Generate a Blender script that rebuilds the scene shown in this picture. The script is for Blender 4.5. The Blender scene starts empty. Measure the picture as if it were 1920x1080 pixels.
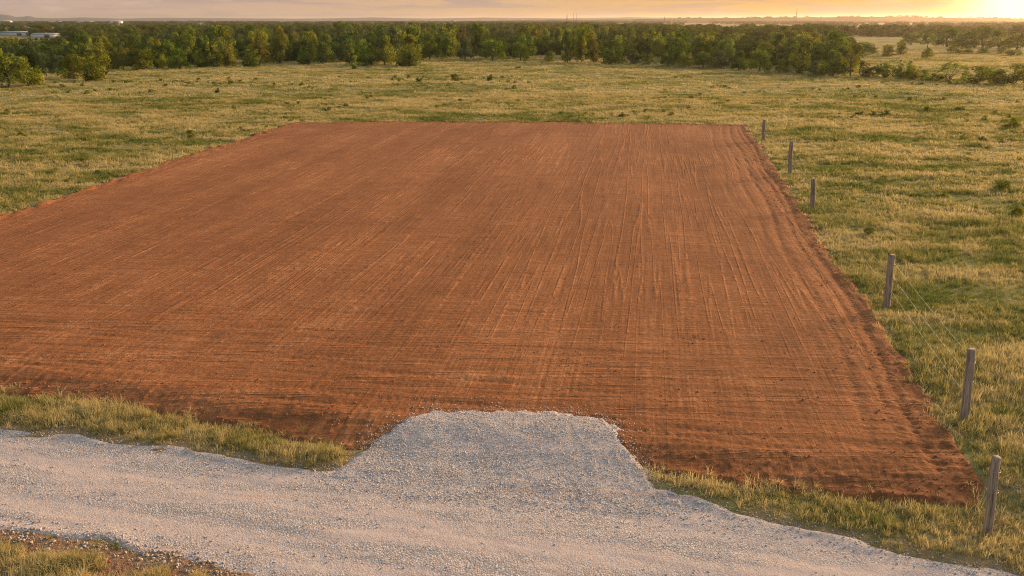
import bpy, math, random
import numpy as np
from mathutils import Vector, Matrix

random.seed(7); RNG = np.random.default_rng(11)
S = bpy.context.scene
COL = S.collection
R = math.radians

# ------------------------------------------------------------------ camera
F = 1600.0; CAM_H = 9.0; PITCH = math.atan(503 / F)      # focal length in photo pixels (1920 wide)
cam_d = bpy.data.cameras.new('camera'); cam = bpy.data.objects.new('camera', cam_d); COL.objects.link(cam)
cam.location = (0, 0, CAM_H); cam.rotation_euler = (math.pi / 2 - PITCH, 0, 0)
cam_d.sensor_width = 36; cam_d.lens = F / 1920 * 36
cam_d.clip_start = 0.1; cam_d.clip_end = 40000
S.camera = cam

# ------------------------------------------------------------------ light, sky, exposure
SUN_EL, SUN_AZ = R(13.0), R(54.0)                          # azimuth clockwise from +Y
sd = Vector((math.sin(SUN_AZ) * math.cos(SUN_EL), math.cos(SUN_AZ) * math.cos(SUN_EL), math.sin(SUN_EL)))
sun_d = bpy.data.lights.new('sun', 'SUN'); sun = bpy.data.objects.new('sun', sun_d); COL.objects.link(sun)
sun_d.energy = 3.3; sun_d.angle = R(14.0); sun_d.color = (1.0, 0.63, 0.31)
sun.rotation_euler = (-sd).to_track_quat('-Z', 'Y').to_euler(); sun.location = (60, 100, 60)
S.view_settings.view_transform = 'Standard'; S.view_settings.look = 'None'
S.view_settings.gamma = 1.0; S.view_settings.use_curve_mapping = False
EXPO = 1.4
S.view_settings.exposure = EXPO
S.cycles.max_bounces = 6; S.cycles.diffuse_bounces = 3; S.cycles.transmission_bounces = 3
S.cycles.volume_bounces = 0; S.cycles.transparent_max_bounces = 6
S.cycles.use_denoising = True; S.cycles.denoising_prefilter = 'NONE'
S.cycles.filter_width = 1.0
S.cycles.sample_clamp_indirect = 4.0


class NT:
    """a short way to write node trees"""
    def __init__(self, nt):
        self.nt = nt; nt.nodes.clear()

    def n(self, t, ins=None, **kw):
        nd = self.nt.nodes.new(t)
        for k, v in kw.items():
            setattr(nd, k, v)
        for k, v in (ins or {}).items():
            self.put(nd.inputs[k], v)
        return nd

    def put(self, sock, v):
        if isinstance(v, bpy.types.NodeSocket):
            self.nt.links.new(v, sock)
        elif isinstance(v, bpy.types.Node):
            self.nt.links.new(v.outputs[0], sock)
        else:
            sock.default_value = v

    def math(self, op, a, b=0.0, c=None, clamp=False):
        nd = self.n('ShaderNodeMath', operation=op, use_clamp=clamp)
        self.put(nd.inputs[0], a); self.put(nd.inputs[1], b)
        if c is not None:
            self.put(nd.inputs[2], c)
        return nd.outputs[0]

    def vmath(self, op, a, b=(0, 0, 0)):
        nd = self.n('ShaderNodeVectorMath', operation=op)
        self.put(nd.inputs[0], a); self.put(nd.inputs[1], b)
        return nd.outputs[1] if op in ('DOT_PRODUCT', 'LENGTH') else nd.outputs[0]

    def mix(self, f, a, b, blend='MIX'):
        nd = self.n('ShaderNodeMix', data_type='RGBA', blend_type=blend)
        self.put(nd.inputs[0], f); self.put(nd.inputs[6], a); self.put(nd.inputs[7], b)
        return nd.outputs[2]

    def ramp(self, f, stops, interp='LINEAR'):
        nd = self.n('ShaderNodeValToRGB'); r = nd.color_ramp; r.interpolation = interp
        while len(r.elements) < len(stops):
            r.elements.new(0.5)
        for e, (p, c) in zip(r.elements, stops):
            e.position = p; e.color = (c, c, c, 1) if isinstance(c, (int, float)) else (*c, 1)
        self.put(nd.inputs[0], f)
        return nd.outputs[0]

    def noise(self, vec, scale, detail=3.0, rough=0.55, dist=0.0):
        nd = self.n('ShaderNodeTexNoise', {'Scale': scale, 'Detail': detail, 'Roughness': rough, 'Distortion': dist})
        self.put(nd.inputs['Vector'], vec)
        return nd.outputs['Fac']

    def smap(self, v, a, b, lo=0.0, hi=1.0):
        nd = self.n('ShaderNodeMapRange', interpolation_type='SMOOTHSTEP')
        for k, q in enumerate((v, a, b, lo, hi)):
            self.put(nd.inputs[k], q)
        return nd.outputs[0]


def make_world():
    w = bpy.data.worlds.new('World'); S.world = w; w.use_nodes = True
    t = NT(w.node_tree)
    sky = t.n('ShaderNodeTexSky', sky_type='NISHITA', sun_disc=False, sun_elevation=SUN_EL, sun_rotation=SUN_AZ,
              altitude=200.0, air_density=1.2, dust_density=2.5, ozone_density=1.5)
    d = t.n('ShaderNodeTexCoord').outputs['Generated']
    sx = t.n('ShaderNodeSeparateXYZ', {0: d}); z = sx.outputs[2]
    g = R(29.0); ge = R(1.1)
    gd = (math.sin(g) * math.cos(ge), math.cos(g) * math.cos(ge), math.sin(ge))
    dot = t.vmath('DOT_PRODUCT', d, gd)
    ang = t.math('ARCCOSINE', t.math('MINIMUM', dot, 0.9999999))            # angle from the visible sun
    warm = t.ramp(t.math('DIVIDE', ang, 1.2), [
        (0.0, (1.0, .56, .14)), (0.13, (1.0, .53, .125)), (0.26, (.95, .54, .19)), (0.42, (.88, .55, .30)),
        (0.62, (.80, .53, .36)), (0.85, (.70, .50, .41)), (1.0, (.60, .47, .43))])
    # thin banks of evening cloud low over the horizon
    cv = t.n('ShaderNodeMapping', {'Vector': d, 'Scale': (5, 5, 75)})
    c1 = t.noise(cv, 1.5, 5, .58, .5)
    cm = t.smap(c1, .45, .58)
    cloudc = t.mix(.6, warm, (.44, .36, .37, 1))
    warm2 = t.mix(t.math('MULTIPLY', cm, .9), warm, cloudc)
    c2 = t.noise(t.n('ShaderNodeMapping', {'Vector': d, 'Scale': (9, 9, 45), 'Location': (3, 1, 7)}), 2.2, 5, .6, .3)
    warm2 = t.mix(t.math('MULTIPLY', t.smap(c2, .54, .7), .35), warm2, (1.0, .74, .52, 1))
    k = t.smap(z, R(2.0), R(24.0), 1.0, 0.0)
    SK = 0.15
    base = t.mix(1.0, sky, (SK * 1.10, SK * .96, SK * .80, 1), 'MULTIPLY')
    low = t.mix(1.0, warm2, (.80 / 2 ** EXPO,) * 3 + (1,), 'MULTIPLY')
    col = t.mix(k, base, low)
    gl = t.math('ADD', t.math('MULTIPLY', t.math('EXPONENT', t.math('MULTIPLY', t.math('POWER', t.math('DIVIDE', ang, .035), 2.0), -1.0)), 1.1),
                t.math('MULTIPLY', t.math('EXPONENT', t.math('DIVIDE', ang, -.08)), .07))
    glow = t.mix(1.0, (1.0, .68, .28, 1), t.n('ShaderNodeCombineColor', {0: gl, 1: gl, 2: gl}), 'MULTIPLY')
    col = t.mix(1.0, col, glow, 'ADD')
    bg = t.n('ShaderNodeBackground', {'Color': col, 'Strength': 1.0})
    t.n('ShaderNodeOutputWorld', {0: bg})


make_world()

# ------------------------------------------------------------------ numeric helpers
CP, SP = math.cos(PITCH), math.sin(PITCH)


def G(px, py, z=0.0):
    """photo pixel -> point of the level plane at height z"""
    u = (px - 960) / F; v = (py - 540) / F
    t = (z - CAM_H) / (-SP - v * CP)
    return (u * t, (CP - v * SP) * t)


def top_height(x, y, z0, py):
    """height above z0 of a plumb line at x, y whose top shows at photo row py"""
    v = (py - 540) / F
    return CAM_H + y * (-SP - v * CP) / (CP - v * SP) - z0


def _hash(ix, iy, seed):
    h = (ix.astype(np.int64) * 374761393 + iy.astype(np.int64) * 668265263 + seed * 974711) & 0xffffffff
    h = ((h ^ (h >> 13)) * 1274126177) & 0xffffffff
    return ((h ^ (h >> 16)) & 0xffff) / 65535.0


def vn(x, y, seed=0):
    x0 = np.floor(x); y0 = np.floor(y); fx = x - x0; fy = y - y0
    fx = fx * fx * (3 - 2 * fx); fy = fy * fy * (3 - 2 * fy)
    a = _hash(x0, y0, seed); b = _hash(x0 + 1, y0, seed); c = _hash(x0, y0 + 1, seed); d = _hash(x0 + 1, y0 + 1, seed)
    return (a + (b - a) * fx) * (1 - fy) + (c + (d - c) * fx) * fy - 0.5


def fbm(x, y, seed=0, octv=3):
    s = 0; a = 1.0
    for k in range(octv):
        s = s + a * vn(x * 2 ** k + 17.3 * k, y * 2 ** k - 9.1 * k, seed + k); a *= .5
    return s


def sstep(a, b, v):
    t = np.clip((v - a) / (b - a), 0, 1)
    return t * t * (3 - 2 * t)


def sdf(poly, x, y):
    """distance to a polygon's outline, positive inside"""
    P = np.array(poly, float); Q = np.roll(P, -1, 0)
    best = np.full(x.shape, 1e9); ins = np.zeros(x.shape, bool)
    for (ax, ay), (bx, by) in zip(P, Q):
        ex, ey = bx - ax, by - ay
        t = np.clip(((x - ax) * ex + (y - ay) * ey) / (ex * ex + ey * ey), 0, 1)
        best = np.minimum(best, np.hypot(x - ax - t * ex, y - ay - t * ey))
        if ay != by:
            c = (ay > y) != (by > y)
            ins ^= c & (x < (bx - ax) * (y - ay) / (by - ay) + ax)
    return np.where(ins, best, -best)


def new_mesh(name, verts, faces, smooth=False):
    """faces: an (n, k) index array or a list of such arrays"""
    if isinstance(faces, np.ndarray):
        faces = [faces]
    verts = np.asarray(verts, np.float32)
    me = bpy.data.meshes.new(name)
    me.vertices.add(len(verts)); me.vertices.foreach_set('co', verts.ravel())
    lv = np.concatenate([f.ravel() for f in faces]).astype(np.int32)
    tot = np.concatenate([np.full(len(f), f.shape[1]) for f in faces]).astype(np.int32)
    st = np.concatenate([[0], np.cumsum(tot)[:-1]]).astype(np.int32)
    me.loops.add(len(lv)); me.loops.foreach_set('vertex_index', lv)
    me.polygons.add(len(tot)); me.polygons.foreach_set('loop_start', st); me.polygons.foreach_set('loop_total', tot)
    if smooth:
        me.polygons.foreach_set('use_smooth', np.ones(len(tot), bool))
    me.update(calc_edges=True); me.validate()
    return me


def link(name, me, mat=None, parent=None, **props):
    o = bpy.data.objects.new(name, me); COL.objects.link(o)
    if mat is not None and me is not None and not me.materials:
        me.materials.append(mat)
    o.parent = parent
    for k, v in props.items():
        o[k] = v
    return o


def grid_mesh(name, xs, ys, zf, keep=None):
    X, Y = np.meshgrid(xs, ys); Z = zf(X, Y)
    nx, ny = len(xs), len(ys)
    i = np.arange(nx * ny).reshape(ny, nx)
    q = np.stack([i[:-1, :-1], i[:-1, 1:], i[1:, 1:], i[1:, :-1]], -1).reshape(-1, 4)
    V = np.stack([X, Y, Z], -1).reshape(-1, 3)
    if keep is not None:
        k = keep(X, Y).ravel()
        q = q[k[q].any(1)]
        used = np.zeros(len(V), bool); used[q.ravel()] = True
        idx = np.cumsum(used) - 1
        V = V[used]; q = idx[q]
    return new_mesh(name, V, q, True)


# ------------------------------------------------------------------ the lie of the land
ZR = -0.22
def P(px, py): return G(px, py, ZR)
FRONT = [(-60, 31.0), (-30, 23.6)] + [P(*q) for q in ((0, 745), (300, 790), (640, 846), (1240, 903), (1500, 933), (1850, 962))] + [(14, 13.4), (40, 9.5)]
FX = [p[0] for p in FRONT]; FY = [p[1] for p in FRONT]
PAD = [(-27, 22.9)] + FRONT[2:8] + [(9.75, 15.5), (10.3, 18.4), (11.0, 21.5), (11.9, 26.3), (12.7, 31.3), (14.7, 42), (16.6, 52.1),
       (19.2, 66.5), (21.3, 77.5), (2, 79.4), (-19.9, 78.6), (-23.4, 52), (-24.5, 39.6), (-25.6, 30.6)]
APRON = [P(*q) for q in ((585, 905), (640, 866), (720, 818))] + [G(775, 785, -.1), G(806, 767), G(1000, 769), G(1136, 783), G(1160, 812, -.1)] + \
        [P(*q) for q in ((1185, 850), (1230, 905), (1330, 965), (900, 950))]
ROAD_FAR = [(-60, 30.2), (-30, 22.6)] + [P(*q) for q in ((0, 806), (300, 838), (600, 876), (900, 890), (1240, 918), (1500, 985), (1900, 1073))] + [(14, 10.6), (40, 3.0)]
ROAD_NEAR = [(-60, 27.0), (-30, 19.6)] + [P(*q) for q in ((0, 1000), (330, 1052), (450, 1092))] + [(0, 10.4), (10, 7.6), (40, -.9)]
ROAD = ROAD_FAR + ROAD_NEAR[::-1]
PLOT_DIR = math.atan2(264 / F, 1.049)                    # the plot runs this far clockwise of +Y


def base_z(x, y):
    s = np.interp(x, FX, FY) - y                         # metres in front of the plot's front line
    z = ZR * sstep(-1.5, .1, s)
    r = np.hypot(x, y)
    a = .9 * sstep(90, 220, r)
    z = z + a * fbm(x / 47, y / 38, 5, 2) + .25 * sstep(60, 110, r) * vn(x / 16, y / 11, 9)
    return z


def pad_d(x, y):
    return sdf(PAD, x, y) + .40 * fbm(x / 1.6, y / 1.6, 21, 4) + .12 * vn(x * 3, y * 3, 27)


def road_d(x, y):
    return sdf(ROAD, x, y) + .14 + .30 * fbm(x / 1.1, y / 1.1, 31, 3)


def apron_d(x, y):
    return sdf(APRON, x, y) + .13 * fbm(x / .6, y / .6, 41, 3) + .16 * fbm(x / .16, y / .16, 42, 2)


def ground_z(x, y):
    r = np.hypot(x, y)
    rd = np.where(r < 60, sdf(ROAD, x, y), -99)
    calm = 1 - .85 * np.exp(-(rd / 1.0) ** 2)
    z = base_z(x, y) + calm * (.07 * fbm(x / 1.7, y / 1.4, 3, 3) + .10 * vn(x / 6, y / 5, 8)) + .05 * sstep(-1.5, -.2, rd)
    pd = sdf(PAD, x, y)
    near = r < 130
    z = np.where(near, z - .30 * sstep(.1, 1.0, pd), z)
    z = np.where(near, z - .22 * sstep(.12, .8, rd), z)
    z = np.where(near, z - .22 * sstep(.1, .7, sdf(APRON, x, y)), z)
    return z


def pad_z(x, y):
    d = pad_d(x, y); b = base_z(x, y)
    c, s = math.cos(PLOT_DIR), math.sin(PLOT_DIR)
    u = x * c - y * s; v = x * s + y * c                 # across and along the plot
    fs = y - np.interp(x, FX, FY)                        # metres behind the front line
    fr = sstep(12, 4, fs)                                # the strip graded along the road
    w = y + .12 * x
    z = .013 * vn(u / .45, v / 6, 51) + .014 * vn(u / .16, v / 3.5, 52) + .008 * vn(x / 4, w / .35, 50)
    z = z * (1 - fr) + fr * (.026 * vn(x / 6, w / .34, 53) + .024 * vn(x / 3, w / .13, 54) + .010 * vn(u / .3, v / 4, 55))
    # wheel ruts down the right side and along the front, with lug marks
    edge = sdf(PAD, x, y)
    rs = sstep(0, 4, x - 6 - .12 * (y - 15))
    for off, q in ((.8, 1.0), (1.2, .7), (1.9, 1.0), (2.6, .6), (3.5, .5)):
        m = np.exp(-((edge - off - .12 * np.sin(v * .35 + off)) / .13) ** 2) * rs * (fs > 1.2) * q
        z = z - m * (.036 + .018 * np.sin(v * 2 * math.pi / .24 + u * 8 + 6 * vn(u, v / 2, 48)))
    for off, q in ((1.7, 1.0), (2.25, .8), (3.1, .6), (4.0, 1.0), (4.6, .8), (6.0, .5), (6.5, .5), (8.2, .4)):
        m = np.exp(-((fs - off - .2 * np.sin(x * .3 + off) - .05 * vn(x, y * 0, 56)) / .12) ** 2) * q * (.6 + vn(x / 4, y * 0 + off, 57))
        z = z - m * (.024 + .010 * np.sin(x * 2 * math.pi / .22 + fs * 9 + 8 * vn(x / 2, y, 49)))
    rough = sstep(2.6, .5, np.minimum(edge + .6 * vn(x / 2, y / 2, 60), fs + .5 * vn(x / 3, y, 60)))
    z = z + (.006 + .015 * rough) * (.5 * fbm(x / .24, y / .20, 61, 4) + .8 * fbm(np.where(fs < edge, x / .7, u / .16), np.where(fs < edge, w / .13, v / .7), 62, 3)) + (.02 + .05 * rough) * np.maximum(0, fbm(x / .12, y / .10, 64, 2) - .10)
    z = z + .06 * np.exp(-((d - .3) / .22) ** 2) * np.maximum(0, .3 + 1.3 * fbm(x / .5, y / .5, 66, 2))   # loose berm on the rim
    lb = sstep(-16, -19, x) * sstep(27, 32, y)
    lb = np.maximum(lb, .45 * sstep(76.5, 78, y))
    z = z + lb * .10 * np.exp(-((d - .45) / .34) ** 2) * np.clip(.35 + 2.0 * fbm(x / .45, y / .6, 69, 3), 0, 1.4)
    z = z + .04 * vn(x / 9, y / 8, 67)
    z = z - .35 * sstep(.4, .9, sdf(APRON, x, y))
    return b + .03 + z + np.where(d < .25, -.55 * (.25 - d), 0)


def road_z(x, y):
    d = road_d(x, y)
    w = y + .27 * x
    z = .010 * vn(x / 4.5, w / .26, 71) + .009 * vn(x / 2, w / .12, 70) + .012 * fbm(x / .4, y / .3, 72, 3)
    z = z - .015 * np.exp(-((np.abs(sdf(ROAD, x, y) - 1.15)) / .3) ** 2)
    z = z + .05 * np.exp(-((d - .25) / .2) ** 2) * (.5 + vn(x, y, 75))
    return ZR + .03 + z + np.where(d < .3, -.30 * (.3 - d), 0)


def apron_z(x, y):
    d = apron_d(x, y)
    s = np.interp(x, FX, FY) - y
    b = ZR * sstep(-1.65, .45, s)
    z = b + .015 + .06 * (1 - sstep(-.3, 1.0, sdf(ROAD, x, y))) + .02 * fbm(x / .35, y / .3, 81, 3) + .03 * vn(x / .9, y / .9, 83)
    return z + np.where(d < .25, -.45 * (.25 - d), 0)


def graded(a, b, step, rate, lim):
    v = [a]; h = step
    while v[-1] < b:
        h = min(h * rate, lim); v.append(v[-1] + h)
    return v


# ------------------------------------------------------------------ materials
def material(name):
    m = bpy.data.materials.new(name); m.use_nodes = True
    return m, NT(m.node_tree)


def finish(t, color, rough=.9, normal=None, spec=.2):
    b = t.n('ShaderNodeBsdfPrincipled', {'Base Color': color, 'Roughness': rough, 'Specular IOR Level': spec})
    if normal is not None:
        t.put(b.inputs['Normal'], normal)
    t.n('ShaderNodeOutputMaterial', {0: b})


def bump(t, h, strength, dist, prev=None):
    nd = t.n('ShaderNodeBump', {'Strength': strength, 'Distance': dist, 'Height': h})
    if prev is not None:
        t.put(nd.inputs['Normal'], prev)
    return nd.outputs[0]


def position(t):
    return t.n('ShaderNodeNewGeometry').outputs['Position']


def m_soil():
    m, t = material('red_soil'); p = position(t)
    al = t.n('ShaderNodeMapping', {'Vector': p, 'Rotation': (0, 0, PLOT_DIR)}).outputs[0]
    s1 = t.noise(t.n('ShaderNodeMapping', {'Vector': al, 'Scale': (10.5, .22, 1)}), 1, 5, .68)
    s2 = t.noise(t.n('ShaderNodeMapping', {'Vector': al, 'Scale': (.40, 9.0, 1)}), 1, 5, .68)
    big = t.noise(p, .12, 4, .6, .4)
    fine = t.noise(p, 9, 4, .65)
    pas = t.n('ShaderNodeMapping', {'Vector': al, 'Scale': (.36, .03, 1)}).outputs[0]
    blade = t.n('ShaderNodeTexNoise', {'Vector': pas, 'Scale': 1.0, 'Detail': 1.0}).outputs['Fac']     # broad grader passes
    brk = t.smap(t.noise(p, .22, 3, .6, .5), .36, .62)                                             # where the passes are worn away
    s1b = t.math('MULTIPLY', t.math('SUBTRACT', s1, .5), t.math('ADD', t.math('MULTIPLY', brk, .75), .25))
    s2b = t.math('MULTIPLY', t.math('SUBTRACT', s2, .5), t.math('SUBTRACT', 1.0, t.math('MULTIPLY', brk, .6)))
    mid = t.noise(p, .9, 5, .65, .3)
    # thin lines left by blade and tyre edges, along the plot everywhere, across it near the road
    l1 = t.noise(t.n('ShaderNodeMapping', {'Vector': al, 'Scale': (1.7, .035, 1)}), 1, 1.5, .5)
    l2 = t.noise(t.n('ShaderNodeMapping', {'Vector': p, 'Rotation': (0, 0, .13), 'Scale': (.05, 2.6, 1)}), 1, 1.5, .5)
    sp = t.n('ShaderNodeSeparateXYZ', {0: p})
    fm = t.smap(t.math('ADD', sp.outputs[1], t.math('MULTIPLY', sp.outputs[0], .12)), 30, 20)
    k1 = t.math('MULTIPLY', t.smap(t.math('ABSOLUTE', t.math('SUBTRACT', l1, .5)), .03, .0), t.math('SUBTRACT', 1.0, t.math('MULTIPLY', fm, .8)))
    k2 = t.math('MULTIPLY', t.smap(t.math('ABSOLUTE', t.math('SUBTRACT', l2, .5)), .045, .0), t.math('ADD', t.math('MULTIPLY', fm, .9), .1))
    lines = t.math('MULTIPLY', t.math('ADD', k1, k2), t.smap(t.noise(p, 1.3, 4, .7), .35, .6))
    f = t.math('ADD', t.math('MULTIPLY', s1b, .60), t.math('MULTIPLY', s2b, .52))
    f = t.math('ADD', f, t.math('MULTIPLY', t.math('SUBTRACT', blade, .5), .22))
    f = t.math('ADD', f, t.math('MULTIPLY', t.math('SUBTRACT', big, .5), .26))
    f = t.math('ADD', f, t.math('MULTIPLY', t.math('SUBTRACT', mid, .5), .22))
    f = t.math('ADD', f, t.math('MULTIPLY', t.math('SUBTRACT', fine, .5), .45))
    f = t.math('ADD', f, t.math('MULTIPLY', lines, .075))
    c = t.ramp(t.math('ADD', f, .5), [(.27, (.100, .037, .014)), (.45, (.188, .070, .0255)), (.57, (.258, .101, .0385)), (.73, (.39, .175, .076))])
    n = bump(t, lines, .6, .05)
    n = bump(t, t.math('ADD', s1b, .5), .35, .06, n)
    n = bump(t, t.math('ADD', s2b, .5), .35, .06, n)
    n = bump(t, t.noise(p, 4.5, 4, .7), .35, .06, n)
    n = bump(t, t.noise(p, 16, 5, .75), .75, .04, n)
    finish(t, c, .95, n, .1)
    return m


def m_gravel(name, k):
    m, t = material(name); p = position(t)
    dr = t.n('ShaderNodeMapping', {'Vector': p, 'Rotation': (0, 0, .26), 'Scale': (.22, 1.5, 1)}).outputs[0]
    st = t.noise(dr, 1.3, 4, .6, .3)
    big = t.noise(p, .55, 4, .6)
    vo = t.n('ShaderNodeTexVoronoi', {'Vector': p, 'Scale': 26.0, 'Randomness': 1.0})
    vo2 = t.n('ShaderNodeTexVoronoi', {'Vector': p, 'Scale': 60.0})
    dust = t.smap(t.math('ADD', t.math('MULTIPLY', st, .7), t.math('MULTIPLY', big, .3)), .40 + k, .62 + k)
    stone = t.mix(t.n('ShaderNodeSeparateColor', {0: vo.outputs['Color']}).outputs[0], (.27, .24, .235, 1), (.53, .475, .45, 1))
    stone = t.mix(t.smap(vo.outputs['Distance'], .25, .6, 0, .5), stone, (.22, .165, .13, 1))
    tan = t.mix(t.noise(p, 3.0, 3, .6), (.50, .36, .295, 1), (.42, .36, .34, 1))
    px = t.n('ShaderNodeSeparateXYZ', {0: p})
    q = t.math('ADD', px.outputs[1], t.math('MULTIPLY', px.outputs[0], .29))
    q = t.math('ADD', q, t.math('MULTIPLY', t.noise(p, .5, 3, .6), .9))
    for cq in (12.55, 14.05):                                       # the two worn wheel paths
        wt = t.smap(t.math('ABSOLUTE', t.math('SUBTRACT', q, cq)), .15, .55, .75, 0.0)
        dust = t.math('MAXIMUM', dust, t.math('MULTIPLY', wt, t.smap(st, .3, .55)))
    c = t.mix(t.math('MULTIPLY', dust, .85), stone, tan)
    c = t.mix(t.smap(t.noise(dr, .8, 4, .65, .5), .56, .74, 0, .45), c, (.36, .19, .115, 1))
    n = bump(t, vo.outputs['Distance'], t.math('SUBTRACT', .5, t.math('MULTIPLY', dust, .4)), -.025)
    n = bump(t, vo2.outputs['Distance'], .35, -.012, n)
    n = bump(t, t.noise(p, 7, 5, .7), .35, .05, n)
    finish(t, c, .92, n, .15)
    return m


def meadow_mix(t, p):
    """0 green .. 1 straw, over the ground plan; shared by the turf and the tufts"""
    a = t.noise(t.n('ShaderNodeMapping', {'Vector': p, 'Scale': (.5, .8, 0)}), .45, 4, .62, .4)
    b = t.noise(t.n('ShaderNodeMapping', {'Vector': p, 'Scale': (.5, 1.0, 0)}), .07, 3, .55, .3)
    return t.smap(t.math('ADD', t.math('MULTIPLY', a, .62), t.math('MULTIPLY', b, .38)), .36, .62)


def m_turf():
    m, t = material('meadow_turf'); p = position(t)
    f = meadow_mix(t, p)
    c = t.mix(f, (.145, .145, .040, 1), (.31, .235, .095, 1))
    d = t.smap(t.noise(p, 1.9, 4, .65), .60, .70)
    c = t.mix(t.math('MULTIPLY', d, .5), c, (.20, .105, .05, 1))
    px = t.n('ShaderNodeSeparateXYZ', {0: p})
    q = t.math('ADD', px.outputs[1], t.math('MULTIPLY', px.outputs[0], .30))
    q = t.math('ADD', q, t.math('MULTIPLY', t.noise(p, 1.6, 3, .6), 1.6))
    bare = t.mix(t.noise(p, 3, 4, .7), (.17, .085, .048, 1), (.33, .20, .125, 1))
    c = t.mix(t.smap(q, 17.4, 16.2, 0, .6), c, bare)
    c = t.mix(t.smap(q, 12.6, 11.7), c, bare)                      # worn soil on the near side of the road
    c = t.mix(t.math('MULTIPLY', t.noise(p, 14, 3, .7), .35), c, (.06, .055, .018, 1))
    n = bump(t, t.noise(p, 6, 4, .7), .7, .14)
    finish(t, c, .95, n, .05)
    return m


def m_far_land():
    m, t = material('far_land'); p = position(t)
    c = t.mix(t.smap(t.noise(p, .006, 4, .6), .4, .6), (.05, .06, .028, 1), (.16, .11, .055, 1))
    finish(t, c, 1, None, 0)
    return m


def m_leaf(name, cols, trans=.45, sat=1.0):
    """cols: colours picked by the object's own random number, with leaf clumps a little lighter or darker"""
    m, t = material(name)
    oi = t.n('ShaderNodeObjectInfo')
    c = t.ramp(oi.outputs['Random'], [(i / max(1, len(cols) - 1), c) for i, c in enumerate(cols)])
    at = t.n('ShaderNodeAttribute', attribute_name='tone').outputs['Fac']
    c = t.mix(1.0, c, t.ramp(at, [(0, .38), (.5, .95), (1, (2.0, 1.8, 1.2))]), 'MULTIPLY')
    d = t.n('ShaderNodeBsdfDiffuse', {'Color': c, 'Roughness': .6})
    tr = t.n('ShaderNodeBsdfTranslucent', {'Color': t.mix(1.0, c, (1.25, 1.15, .7, 1), 'MULTIPLY')})
    mx = t.n('ShaderNodeMixShader', {0: trans, 1: d.outputs[0], 2: tr.outputs[0]})
    t.n('ShaderNodeOutputMaterial', {0: mx})
    return m


def m_grass(name, dry):
    m, t = material(name); p = position(t)
    f = t.math('ADD', meadow_mix(t, p), dry)
    at = t.n('ShaderNodeAttribute', attribute_name='tone').outputs['Fac']
    rn = t.n('ShaderNodeObjectInfo').outputs['Random']
    f = t.math('ADD', f, t.math('SUBTRACT', t.math('MULTIPLY', at, .55), .30))
    f = t.math('ADD', f, t.math('MULTIPLY', t.math('SUBTRACT', rn, .5), .40))
    c = t.ramp(f, [(0, (.118, .150, .031)), (.28, (.215, .220, .055)), (.56, (.375, .308, .110)), (1, (.55, .44, .205))])
    d = t.n('ShaderNodeBsdfDiffuse', {'Color': c, 'Roughness': .5})
    tr = t.n('ShaderNodeBsdfTranslucent', {'Color': c})
    mx = t.n('ShaderNodeMixShader', {0: .38, 1: d.outputs[0], 2: tr.outputs[0]})
    t.n('ShaderNodeOutputMaterial', {0: mx})
    return m


def m_bark(name, a, b, sc=3.0):
    m, t = material(name)
    p = t.n('ShaderNodeTexCoord').outputs['Object']
    q = t.n('ShaderNodeMapping', {'Vector': p, 'Scale': (9, 9, .7)}).outputs[0]
    f = t.noise(q, sc, 5, .65, .3)
    c = t.ramp(f, [(.3, a), (.62, b)])
    rn = t.n('ShaderNodeObjectInfo').outputs['Random']
    c = t.mix(t.math('MULTIPLY', rn, .35), c, (.16, .115, .085, 1))
    n = bump(t, f, .8, .02)
    finish(t, c, .9, n, .15)
    return m


def m_stone(name, cols):
    m, t = material(name)
    rn = t.n('ShaderNodeObjectInfo').outputs['Random']
    c = t.ramp(rn, [(i / (len(cols) - 1), c) for i, c in enumerate(cols)])
    finish(t, c, .85, bump(t, t.noise(t.n('ShaderNodeTexCoord').outputs['Object'], 3, 3, .6), .3, .1), .2)
    return m


def m_plain(name, c, rough=.7, metal=0.0, var=.15):
    m, t = material(name)
    f = t.noise(t.n('ShaderNodeTexCoord').outputs['Object'], .8, 4, .6)
    cc = t.mix(t.math('MULTIPLY', f, var * 2), (*c, 1), tuple(x * .6 for x in c) + (1,))
    b = t.n('ShaderNodeBsdfPrincipled', {'Base Color': cc, 'Roughness': rough, 'Metallic': metal})
    t.n('ShaderNodeOutputMaterial', {0: b})
    return m


SOIL = m_soil(); ROADM = m_gravel('road_gravel', .04); APRONM = m_gravel('loose_gravel', .04); TURF = m_turf()
LEAF = m_leaf('leaf_green', [(.070, .125, .026), (.140, .205, .035), (.090, .146, .030), (.190, .222, .038), (.100, .160, .050), (.200, .205, .042), (.075, .130, .028), (.155, .215, .038)])
LEAF_GOLD = m_leaf('leaf_golden', [(.155, .205, .036), (.18, .215, .038), (.19, .195, .040)])
LEAF_RUST = m_leaf('leaf_rust', [(.15, .14, .040), (.125, .135, .036)])
LEAF_BLUE = m_leaf('leaf_grey_green', [(.075, .115, .066), (.095, .125, .066)])
LEAF_BRIGHT = m_leaf('leaf_bright', [(.150, .185, .030), (.17, .19, .032), (.13, .18, .032)])
LEAF_UNDER = m_leaf('leaf_undergrowth', [(.050, .085, .024), (.068, .105, .026), (.08, .115, .03)], .35)
LEAF_FAR = m_leaf('leaf_far', [(.075, .115, .034), (.10, .13, .036), (.13, .125, .042), (.08, .115, .038)], .35)
BARK = m_bark('bark', (.05, .036, .026), (.13, .10, .075))
POSTW = m_bark('weathered_wood', (.085, .058, .042), (.40, .295, .21), 2.6)
GRASSM = m_grass('grass_blades', 0.05); VERGEM = m_grass('verge_blades', -.02)
STONEM = m_stone('gravel_stone', [(.26, .215, .19), (.38, .32, .285), (.47, .385, .325), (.34, .29, .27), (.56, .49, .44)])
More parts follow.
